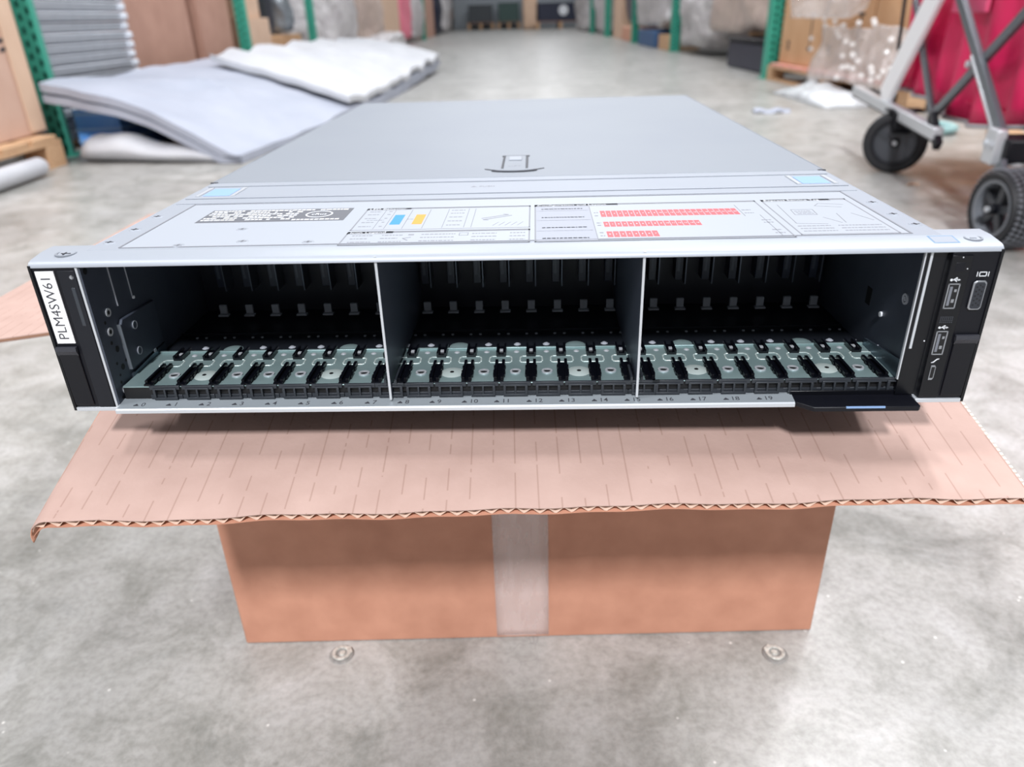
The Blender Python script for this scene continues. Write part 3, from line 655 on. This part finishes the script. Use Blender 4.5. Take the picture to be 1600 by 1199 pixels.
def chassis_proto():
    e = empty('stacked_chassis'); 
    MB().box(-.55, 0, 0, .95, 0, .041).build('case', M_ALU, e, bevel=.003)
    MB().box(0, .004, .06, .88, .009, .016).box(0, .004, .06, .88, .028, .033).build('front_rail', M_GSTL, e)
    MB().box(-.02, .018, .005, .05, .004, .038).build('end_bumper', M_KNOB, e, bevel=.008); MB().box(-.02, .018, .9, .948, .004, .038).build('end_bumper', M_KNOB, e, bevel=.008)
    return e
proto = chassis_proto()
for k in range(16):
    e = proto if k == 0 else copy(proto)
    if k:
        for chd in list(proto.children): copy(chd, e)
    e.location = (-2.05+random.uniform(-.006, .006), 3.56+random.uniform(-.01, .01), .04+k*.046)
    W9 = ['first', 'second', 'third', 'fourth', 'fifth', 'sixth', 'seventh', 'eighth', 'ninth']
    tag(e, 'flat silver chassis low in the stack by the left post, behind the foam' if k < 7 else 'flat silver chassis, %s one above the foam in the stack by the left post' % W9[k-7], 'chassis', 'stacked silver chassis by the left post')
pallet(-2.62, -2.06, 3.57, 4.6, 'low pallet under the stack of silver chassis', hgt=.04)
# blue crate
cr = empty('blue_crate', (-1.93, 3.53, 0)); tag(cr, 'blue plastic crate on the floor under the white foam sheets', 'crate')
MB().box(.0, .2, -.02, .5, .0, .012).build('crate_base', M_BLUEP, cr)
MB().box(.185, .2, -.02, .5, .012, .19).build('crate_side', M_BLUEP, cr, bevel=.003); MB().box(.0, .185, -.02, -.005, .012, .19).build('crate_end', M_BLUEP, cr, bevel=.003)
for zz in (.05, .1, .165): MB().box(.0, .206, -.028, .5, zz, zz+.012).build('crate_rib', pm('light blue plastic', 'a4d0ff', .45), cr, bevel=.002)
# foam pile
def lerp(a, b, t): return a+(b-a)*t
def polyl(pts, t):
    n = len(pts)-1; t = max(0, min(.99999, t))*n; i = int(t); return Vector(pts[i]).lerp(Vector(pts[i+1]), t-i)
BACK = [(-1.92, 3.31, .34), (-1.93, 4.3, .342), (-1.95, 5.6, .34), (-1.93, 7.2, .325), (-1.9, 8.7, .29)]
FRNT = [(-1.08, 3.12, .022), (-.93, 4.2, .04), (-.82, 5.3, .05), (-.73, 6.9, .085), (-.66, 8.5, .11)]
def foam(name, t0, t1, lift0, lift1, th, label, amp=.012, rib=0, v0=0., v1=1., drop=0, seed=0, crinkle=0, mat=None):
    def top(u, v):
        t = lerp(t0, t1, v); s = lerp(v0, v1, u); p = polyl(BACK, t).lerp(polyl(FRNT, t), s)
        z = p.z + math.sin(math.pi*s)*.05 + lerp(lift0, lift1, s)
        z += amp*noise.noise(Vector((p.x*3+seed, p.y*2.2, seed)))*2 + .5*amp*noise.noise(Vector((p.x*9, p.y*7+seed, 3)))
        if crinkle: z += crinkle*abs(noise.noise(Vector((p.x*14+p.y*6, p.y*9, 4))))*max(0, 1-abs(t-.17)/.13)*max(0, 1-abs(s-.45)/.4)*2
        if rib: z += rib*(abs(math.sin(t*math.pi*8+s*2.2))-.5)*min(1, s*4)
        return Vector((p.x+.02*noise.noise(Vector((p.y*4, seed, 0))), p.y+.03*noise.noise(Vector((p.x*5, seed, 7))), max(z, th+.002)))
    NU, NV_ = 34, 90; g = MB(); g.grid(NU, NV_, top)
    g.grid(NU, NV_, lambda u, v: top(u, v)-Vector((0, 0, min(th, max(.002, top(u, v).z-.001)))))
    n = (NU+1)*(NV_+1); W_ = NU+1
    edge = list(range(W_))+[j*W_+NU for j in range(1, NV_+1)]+[NV_*W_+i for i in range(NU-1, -1, -1)]+[j*W_ for j in range(NV_-1, 0, -1)]
    g.f += [(edge[k], edge[(k+1) % len(edge)], n+edge[(k+1) % len(edge)], n+edge[k]) for k in range(len(edge))]
    return tag(g.build(name, mat or M_FOAM, None, smooth=50), label, 'foam sheet', 'white foam sheets piled on the left')
foam('foam_sheet', .0, .97, -.075, -.036, .03, 'lower white foam sheet of the left pile, its edge showing at the near end', amp=.014, seed=9)
foam('foam_sheet', .0, 1, -.03, .0, .032, 'long smooth white foam sheet covering the left pile', amp=.014, seed=9, crinkle=.03)
foam('foam_bundle', .34, 1, .048, .048, .034, 'ribbed bright white foam bundle lying at the far end of the pile', amp=.014, rib=.036, v0=.22, v1=1, seed=9, mat=M_FOAMB)
g = MB().grid(24, 40, lambda u, v: (lambda a, r: (lerp(-1.83, -1.13, v)+.01*math.sin(v*9), lerp(3.36, 3.17, v)-r*1.6*math.cos(a)+.1*v*0, max(.001, r*(1+math.sin(a))*.75*(1-.1*math.sin(v*14)))))(2*math.pi*u, lerp(.082, .018, v**1.3)*min(1, (v+.02)*9)**.5))
tag(g.build('foam_roll', M_FOAMB, None, smooth=60), 'limp white foam roll tapering along the floor at the near end of the pile', 'foam roll')
t_ = MB().tube([(-1.81, 2.2, .04), (-1.81, 2.5, .04), (-1.81, 2.8, .04), (-1.81, 2.96, .04), (-1.81, 2.98, .04)], [.036, .036, .036, .034, .024], 14).build('foam_tube', M_FOAMB)
tag(t_, 'white foam tube poking out on the floor beside the left pallet', 'foam tube')
# cartons beyond the silver stack
carton(-2.95, -2.1, 4.62, 5.55, .13, 1.2, 'brown carton standing directly right of the silver stack', M_BOX2, 'cartons in the left racks')
carton(-2.9, -2.08, 5.68, 6.32, .13, 1.2, 'brown carton left of the second green post', M_BOX2, 'cartons in the left racks')
pallet(-2.98, -2.06, 4.6, 6.4, 'pallet under the two brown cartons behind the foam pile')
post(-2.03, 6.42, 'green rack post rising behind the middle of the foam pile')
carton(-2.9, -2.06, 6.62, 7.3, .0, .55, 'peach carton right of the second green post, lower one', M_BOXP, 'cartons in the left racks', tape=False)
carton(-2.9, -2.1, 6.65, 7.2, .552, .5, 'peach carton stacked on another right of the second green post', M_BOXP, 'cartons in the left racks', tape=False)
carton(-2.7, -2.1, 7.35, 8.55, .0, .40, 'low tan carton under the dark shelf bay', M_BOX3, 'cartons in the left racks', tape=False)
o = MB().box(-3.0, -2.32, 7.32, 8.75, .42, 1.4).build('dark_bay_block', M_NAVY, None, bevel=.01); tag(o, 'dark navy block standing for the dark void above the low tan carton', 'cabinet')  # solid block standing in for the dark void of the shelf bay
o = lump('cable_bundle', -2.2, -2.06, 7.9, 8.2, .43, .95, M_GSTL, .04, 9, 8, 2); tag(o, 'grey cable bundle hanging in front of the dark bay', 'cables')
tag(lump('white_sack', -2.5, -2.05, 8.85, 9.4, 0, .5, M_WRAP, .03, 4, 8, 4, round_=.25), 'white sack standing right of the dark bay', 'sack')
post(-2.0, 8.62, 'green rack post beside the white sack')
tag(lump('wrapped_goods', -3.0, -2.0, 9.75, 11.4, 0, 1.1, M_WRAP, .09, 2.2, 12, 7), 'white wrapped pallet load past the white sack', 'wrapped load', 'wrapped loads on the left')
tag(lump('wrapped_goods', -3.0, -1.95, 12.0, 13.6, 0, 1.1, M_WRAPB, .1, 2, 12, 9), 'beige wrapped load with a dark hollow on the left side', 'wrapped load', 'wrapped loads on the left')
tag(lump('plastic_bundle', -1.85, -1.5, 10.8, 13.0, 0, .3, M_WRAP, .06, 3, 10, 12), 'pale plastic bundle slumped on the floor before the wrapped loads', 'bundle')
carton(-2.8, -2.0, 14.0, 16.2, .0, 1.2, 'beige upright carton left of the pink cloth', M_BOXP, 'cartons in the left racks', tape=False)
tag(lump('pink_cloth', -2.4, -1.98, 16.4, 18.2, .1, 1.2, M_PINK, .06, 3, 8, 15), 'bright pink wrapped bundle in the left racks', 'bundle')
tag(lump('wrapped_goods', -2.8, -1.95, 18.7, 20.3, .05, 1.1, M_WRAP, .09, 2.2, 10, 17), 'white wrapped bundle right beside the pink one', 'wrapped load', 'wrapped loads on the left')
post(-1.97, 20.6, 'green rack post right of the pink bundle', wx=.12)
carton(-2.8, -2.0, 21.5, 24.5, .0, 1.0, 'brown carton past the post right of the pink bundle', M_BOX2, 'cartons in the left racks', tape=False)
tag(lump('dark_load', -3, -1.95, 25, 27.2, 0, 1.5, M_NAVY, .1, 2, 8, 19), 'dark wrapped load far down the left side', 'wrapped load', 'wrapped loads on the left')
tag(lump('wrapped_goods', -2.9, -1.9, 28, 31, 0, 1.4, M_WRAP, .15, 2, 8, 23), 'grey-white streaked load far down the left side', 'wrapped load', 'wrapped loads on the left')
tag(lump('wrapped_goods', -3.6, -2.15, 33, 38, 0, 1.3, M_WRAPB, .15, 1.5, 8, 25), 'pinkish wrapped load farthest down the left side', 'wrapped load', 'wrapped loads on the left')

# ------------------------------------------------------------------ far end
def far_load(x0, x1, y, h, mat, label):
    pallet(x0-.05, x1+.05, y-.05, y+1.2, 'pallet under the '+label, top=M_BOX2, hgt=.25)
    e = empty('far_crate', ((x0+x1)/2, y, .252)); tag(e, label, 'crate', 'crates at the far end of the aisle'); a = (x1-x0)/2
    MB().box(-a, a, 0, 1.1, 0, h).build('crate_body', mat, e, bevel=.02); MB().box(-a-.02, a+.02, -.02, 1.12, h, h+.06).build('crate_lid', M_GSTL, e)
    return e
e = far_load(1.35, 3.0, 30, .62, M_NAVY, 'dark navy crate with a round white mark at the far end')
MB().cyl((.1, .36), .17, 1, -.01, 0, 20).build('round_mark', M_PRW, e)
far_load(-.1, .72, 33, .7, pm('dark green plastic', '3c5450', .5), 'dark green crate at the far end')
far_load(-1.3, -.35, 33, .65, pm('dark grey plastic', '41464b', .5), 'dark grey crate at the far end left')
o = lump('wrapped_column', .82, 1.3, 30.2, 30.8, 0, 1.6, M_BOXP, .05, 2, 8, 31, round_=.15); tag(o, 'narrow tan stack between the far crates', 'stack')
tag(MB().box(-2, 4, 34.6, 35.2, 0, 2.2).build('far_shelving', M_GSTL, None, bevel=.02), 'grey shelving block closing the aisle behind the far crates', 'shelving')

# ------------------------------------------------------------------ right side of the aisle
post(2.17, 6.38, 'tall green rack post beside the red-topped pallet', wx=.12, wy=.11)
MB().box(2.1, 3.0, 6.53, 6.6, .9, 1.0).build('rack_beam', M_GRN)
tag(bpy.data.objects['rack_beam'], 'green rack beam at the tall right post', 'rack beam')
pallet(2.1, 3.2, 4.05, 6.32, 'pallet with red painted deck under the ochre cartons', top=M_WOODR, hgt=.125)
mk = [((-.2, .1), (-.2, .34)), ((-.24, .12), (-.16, .12)), ((-.24, .34), (-.16, .34)), ((.2, .1), (.24, .16)), ((.24, .1), (.2, .16))]
carton(2.16, 3.1, 5.47, 6.25, .127, 1.1, 'ochre carton next to the tall green post', M_BOX3, 'ochre cartons on the red-topped pallet', marks=mk, face='x-')
carton(2.16, 3.1, 4.75, 5.44, .127, 1.1, 'ochre carton partly behind the bubble wrap', M_BOX3, 'ochre cartons on the red-topped pallet', marks=mk, face='x-')
carton(2.16, 3.1, 4.1, 4.72, .127, 1.1, 'ochre carton behind the bubble wrap and wagon strap', M_BOX3, 'ochre cartons on the red-topped pallet', face='x-')
M_BUB = pm('clear bubble wrap', 'e2dcda', .12, 0, None, (22, .9, .03), spec=.9, alpha=.42)
def sheet(name, fn, nu, nv, mat, label, cat, solid=.002):
    return tag(MB().grid(nu, nv, fn).build(name, mat, None, smooth=60, solid=solid), label, cat)
def bub(u, v):
    y = lerp(5.2, 4.0, u); z = lerp(.10, .40, v)
    n_ = noise.noise_vector(Vector((y*5, z*6, 2)))
    return (2.08-.06*abs(n_.x)-.05*(1-v), y+.05*n_.y, max(.012, z+.03*n_.z))
sheet('bubble_wrap', bub, 40, 24, M_BUB, 'clear bubble wrap sheet covering the lower part of the ochre cartons', 'bubble wrap')
o = lump('bubble_wrap_bunch', 1.86, 2.04, 4.55, 5.25, .45, .86, M_BUB, .06, 5, 12, 41); tag(o, 'bunched clear bubble wrap hanging over the ochre cartons', 'bubble wrap')
# glossy bubbles catch lights
bb = MB()
for k in range(30):
    y = random.uniform(4.05, 5.2); z = random.uniform(.12, .45); x = 2.0-random.uniform(0, .03)
    bb.lathe([(.0001, -.016), (.010, -.012), (.015, 0), (.010, .012), (.0001, .016)], 0, (x, y, z), 10)
o = bb.build('bubbles', pm('bubble film', 'f4f2f0', .05, 0, None, None, spec=1, alpha=.55), bpy.data.objects['bubble_wrap']); o['kind'] = 'stuff'
def bag(u, v):
    x = lerp(1.8, 2.08, v); y = lerp(5.25, 4.35, u); n_ = noise.noise_vector(Vector((x*9, y*6, 5)))
    e = math.sin(math.pi*u)**.5*math.sin(math.pi*v)**.5
    return (x+.03*n_.x, y+.05*n_.y, .004+e*(.07+.06*abs(n_.z)))
sheet('plastic_bag', bag, 34, 16, pm('clear plastic film', 'e6eaee', .15, 0, None, (18, .8, .02), spec=.8, alpha=.6), 'crumpled clear plastic bag on the floor beside the red-topped pallet', 'plastic bag')
def scrap(u, v):
    return (lerp(1.36, 1.56, u), 4.24+.05*(v-.5)+.01*math.sin(u*9), .004+.018*math.sin(math.pi*v)+.006*math.sin(u*12))
sheet('plastic_scrap', scrap, 16, 6, M_FOAM, 'small white plastic scrap lying in the middle of the floor', 'scrap')
def crescent(u, v):
    a = lerp(.4, 2.6, u); return (1.28+.02*math.cos(a)+.004*v, 2.33+.02*math.sin(a), .002+.008*v)
sheet('paper_curl', crescent, 10, 3, M_BOXP, 'tiny curled paper scrap on the floor near the wagon shadow', 'scrap', .0006)
# beyond the tall post
o = MB().box(2.23, 2.75, 6.85, 7.95, 0, .24).build('black_tub', M_NAVY, None, bevel=.02); tag(o, 'low black plastic tub left of the tall green post', 'tub')
MB().box(2.21, 2.77, 6.83, 7.97, .24, .27).build('tub_rim', M_BLK, o, bevel=.008)
tag(lump('wrapped_goods', 2.32, 3.4, 7.05, 9.15, .3, 1.5, M_WRAPB, .06, 1.8, 12, 51, round_=.2), 'pinkish beige wrapped load left of the tall green post', 'wrapped load', 'wrapped loads on the right')
pallet(2.8, 3.5, 7.0, 9.2, 'pallet under the pinkish beige wrapped load', hgt=.29)
tag(lump('wrapped_goods', 2.35, 3.4, 9.5, 10.9, .08, 1.4, M_WRAP, .12, 2.2, 14, 55), 'crinkled white wrapped load left of the beige one', 'wrapped load', 'wrapped loads on the right')
post(2.38, 11.1, 'green rack post between two crinkled white loads on the right', wx=.12)
tag(lump('wrapped_goods', 2.3, 3.5, 11.4, 14.2, .28, 1.5, M_WRAP, .14, 2, 14, 59), 'bulky white wrapped load over the dull blue bin', 'wrapped load', 'wrapped loads on the right')
tag(MB().box(2.32, 2.8, 12.3, 13.8, 0, .24).build('blue_bin', M_DBLU, None, bevel=.02), 'dull blue bin under the bulky white load', 'bin')
tag(MB().box(2.34, 2.8, 11.4, 12.1, 0, .2).build('wood_block', M_WOOD, None, bevel=.01), 'wooden block under the bulky white load', 'block')
post(2.4, 14.6, 'green rack post left of the bulky white load', wx=.12)
tag(lump('dark_load', 2.5, 3.4, 15.0, 16.6, .29, 1.5, pm('dark brown wrap', '5b525b', .5), .06, 2, 8, 61), 'dark upright load with an orange base on the right', 'wrapped load', 'wrapped loads on the right')
tag(MB().box(2.42, 3.0, 15.2, 16.4, 0, .25).build('orange_crate', pm('faded orange', 'cf9a80', .6), None, bevel=.02), 'faded orange crate under the dark upright load', 'crate')
carton(2.5, 3.3, 17.0, 18.2, 0, 1.4, 'pale upright carton between posts on the right', M_BOXP, 'cartons in the right racks', tape=False, face='x-')
post(2.45, 18.8, 'green rack post beside the pale upright carton', wx=.14)
tag(lump('wrapped_goods', 2.5, 3.5, 19.2, 22.0, .05, 1.5, M_WRAP, .12, 1.8, 10, 65), 'white wrapped load second farthest on the right', 'wrapped load', 'wrapped loads on the right')
post(2.5, 22.4, 'farthest green rack post on the right', wx=.14)
tag(lump('wrapped_goods', 2.5, 3.8, 23, 28.0, .0, 1.5, M_WRAP, .16, 1.6, 12, 69), 'white wrapped load farthest on the right', 'wrapped load', 'wrapped loads on the right')

# ------------------------------------------------------------------ folding wagon
wg = empty('folding_wagon', (1.157, 1.681, 0), -math.atan2(.177, .984))
tag(wg, 'red fabric folding wagon with grey tube frame and black wheels', 'wagon')
M_FAB = pm('crimson fabric', 'dc1e5c', .55, 0, (7, 'c61850'), (14, .35, .01)); M_TUBE = pm('grey frame tube', '646a70', .35, .4); M_TUBEL = pm('silver frame bar', 'c4c7cb', .35, .45)
def tub(u, v):
    # outline loop of the tub, u around, v up
    L1, W1 = 1.42, .5; per = 2*(L1+W1); t = u*per
    if t < L1: x, y = .045, -.24+t; nx, ny = -1, 0
    elif t < L1+W1: x, y = .045+(t-L1), 1.18; nx, ny = 0, 1
    elif t < 2*L1+W1: x, y = .545, 1.18-(t-L1-W1); nx, ny = 1, 0
    else: x, y = .545-(t-2*L1-W1), -.24; nx, ny = 0, -1
    fold = .014*math.sin(t*42+2*math.sin(t*5))*(1-v*.75)+.02*noise.noise(Vector((t*5, v*2, 1)))
    zb = .235+.02*math.sin(t*6.5); z = lerp(zb, .84, v)
    return (x+nx*fold, y+ny*fold, z)
MB().grid(220, 12, tub).build('fabric_tub', M_FAB, wg, smooth=60, solid=.003)
MB().box(.05, .54, -.235, 1.175, .262, .268).build('tub_floor', M_FAB, wg)
MB().tube([Vector(tub(k/400, 0))+Vector((-.004, 0, 0)) for k in range(0, 149)], .006, 6).build('hem_piping', pm('grey piping', '9a979b', .5), wg)
MB().box(.02, .034, .46, .7, .49, .56).build('fabric_pocket_edge', pm('pink binding', 'd8537a', .5), wg, bevel=.004)
def rod(name, a, b, wd=.024, th=.016, mat=M_TUBE, off=.0):
    return MB().bar((off, a[0], a[1]), (off, b[0], b[1]), wd, th, up=(1, 0, 0)).build(name, mat, wg, bevel=.003)
rod('cross_bar', (.68, .60), (.105, .226), .03, .016, M_TUBE, -.006)
rod('cross_bar_edge', (.385, .392), (.093, .2), .010, .018, M_TUBEL, -.008)
rod('cross_bar', (.625, .212), (-.12, .675), .026, .016, M_TUBE, .004)
rod('cross_bar', (.645, .215), (1.02, .53), .024, .014, M_TUBE, .012)
rod('side_panel_bar', (.60, .70), (1.09, .215), .1, .018, pm('white-silver panel bar', 'f0f0f2', .45, .0), -.008)
rod('bottom_rail', (1.46, .214), (.50, .182), .034, .03, M_TUBEL, -.012)
rod('rail_under_shade', (1.46, .195), (.50, .164), .008, .032, M_RUB, -.010)  # black strip drawn as the shade along the rail's underside
rod('corner_strap', (1.165, .56), (1.128, .372), .022, .008, M_BLK, .02)
rod('stop_foot', (.585, .225), (.485, .150), .03, .02, M_BLK, -.01)
MB().cyl((.39, .372), .009, 0, -.02, .015, 14).build('pivot_rivet', M_SIL, wg)
MB().box(-.03, -.005, .085, .145, .17, .25).build('front_bracket', M_TUBEL, wg, bevel=.004)
for y_ in (.1, .128): MB().cyl((y_, .215), .008, 0, -.036, -.028, 12).build('bracket_rivet', M_SIL, wg)
MB().box(-.01, .55, .06, .16, .178, .232).build('front_crossmember', M_BLK, wg, bevel=.006)
MB().tube([(-.02, .11, .172), (.55, .11, .172)], .006, 8).build('axle_wire', M_TUBEL, wg)
MB().tube([(.50, -.2, .30), (.50, .2, .30)], .012, 8).build('far_frame_tube', M_TUBE, wg)
def wheel(loc, rz, R, hw_, label, knobby):
    e = empty('wheel', loc, rz); e.parent = wg
    lab(e, label)
    prof = [(R*.70, -hw_*.85), (R*.9, -hw_), (R*.985, -hw_*.72), (R, -hw_*.25), (R, hw_*.25), (R*.985, hw_*.72), (R*.9, hw_), (R*.70, hw_*.85)]
    MB().lathe(prof, 0, n=48).build('tire', M_RUB, e, smooth=50)
    MB().lathe([(R*.66, -hw_*.9), (R*.74, -hw_*.95), (R*.74, hw_*.95), (R*.66, hw_*.9)], 0, n=40).build('rim', pm('grey wheel plastic', '6d7177', .4) if knobby else M_BLK, e, smooth=50)
    sp = MB(); n = 5 if knobby else 3
    for k in range(n):
        a = 2*math.pi*k/n+.5; sp.bar((-hw_*.5, 0, 0), (-hw_*.5, R*.68*math.cos(a), R*.68*math.sin(a)), R*.2 if knobby else R*.12, hw_*.3, up=(1, 0, 0))
    sp.build('spokes', pm('dark wheel plastic', '34373c', .45), e)
    if not knobby: MB().cyl((0, 0), R*.68, 0, -hw_*.42, hw_*.4, 32).build('hub_disc', pm('hub plastic', '3d4046', .42), e)
    MB().cyl((0, 0), R*.14, 0, -hw_*1.05, hw_*1.05, 16).build('hub', M_BLK, e, bevel=.003); MB().cyl((0, 0), R*.07, 0, -hw_*1.2, -hw_*1.05, 10).build('axle_bolt', M_SIL, e)
    if knobby:
        g = MB()
        for k in range(44):
            for j in range(5):
                a = 2*math.pi*(k+(j % 2)*.5)/44; x = (j-2)*hw_*.38; ca, sa = math.cos(a), math.sin(a); r1 = R*.995; r2 = R*1.03; dw = R*.045; dx = hw_*.15
                P = lambda r_, da, x_: (x_, r_*math.cos(a+da), r_*math.sin(a+da))
                da = dw/R
                g.add([P(r1, -da, x), P(r1, 0, x+dx), P(r1, da, x), P(r1, 0, x-dx), P(r2, -da*.8, x), P(r2, 0, x+dx*.8), P(r2, da*.8, x), P(r2, 0, x-dx*.8)], [(4, 5, 6, 7), (0, 1, 5, 4), (1, 2, 6, 5), (2, 3, 7, 6), (3, 0, 4, 7)])
        g.build('tread', pm('grey tread rubber', '6b6e74', .7), e, smooth=0)
    return e
wheel((-.008, -.01, .091), math.atan2(.177, .984)+.02, .088, .042, 'knobby front wheel', True)
wheel((.0, .90, .1), 1.22, .1, .024, 'smooth black rear caster wheel', False)
MB().box(-.045, .065, .87, .93, .196, .206).build('caster_plate', M_BLK, wg, bevel=.004)
MB().prism([(.835, .2), (.835, .155), (.865, .13), (.9, .205)], 0, -.03, .03).build('caster_fork', M_BLK, wg, bevel=.004)
MB().bar((-.012, .075, .178), (-.012, .0, .088), .04, .014, up=(1, 0, 0)).build('fork_leg', M_TUBE, wg, bevel=.003)
MB().cyl((0.02, .085), .022, 2, .172, .18, 14).build('swivel_collar', M_TUBEL, wg)
# items beneath the wagon
tag(MB().tube([(1.86+.13*math.cos(a*.2), 3.42+.12*math.sin(a*.2), .02) for a in range(0, 33)], .018, 8).build('teal_hose', pm('pale teal plastic', '9cc4c4', .4)), 'pale teal plastic ring on the floor beneath the wagon', 'ring')
o = MB().bar((2.13, 3.3, .021), (1.80, 2.4, .021), .09, .04).build('wood_plank', M_WOOD, None, bevel=.004); tag(o, 'wooden plank on the floor beneath the wagon', 'plank')
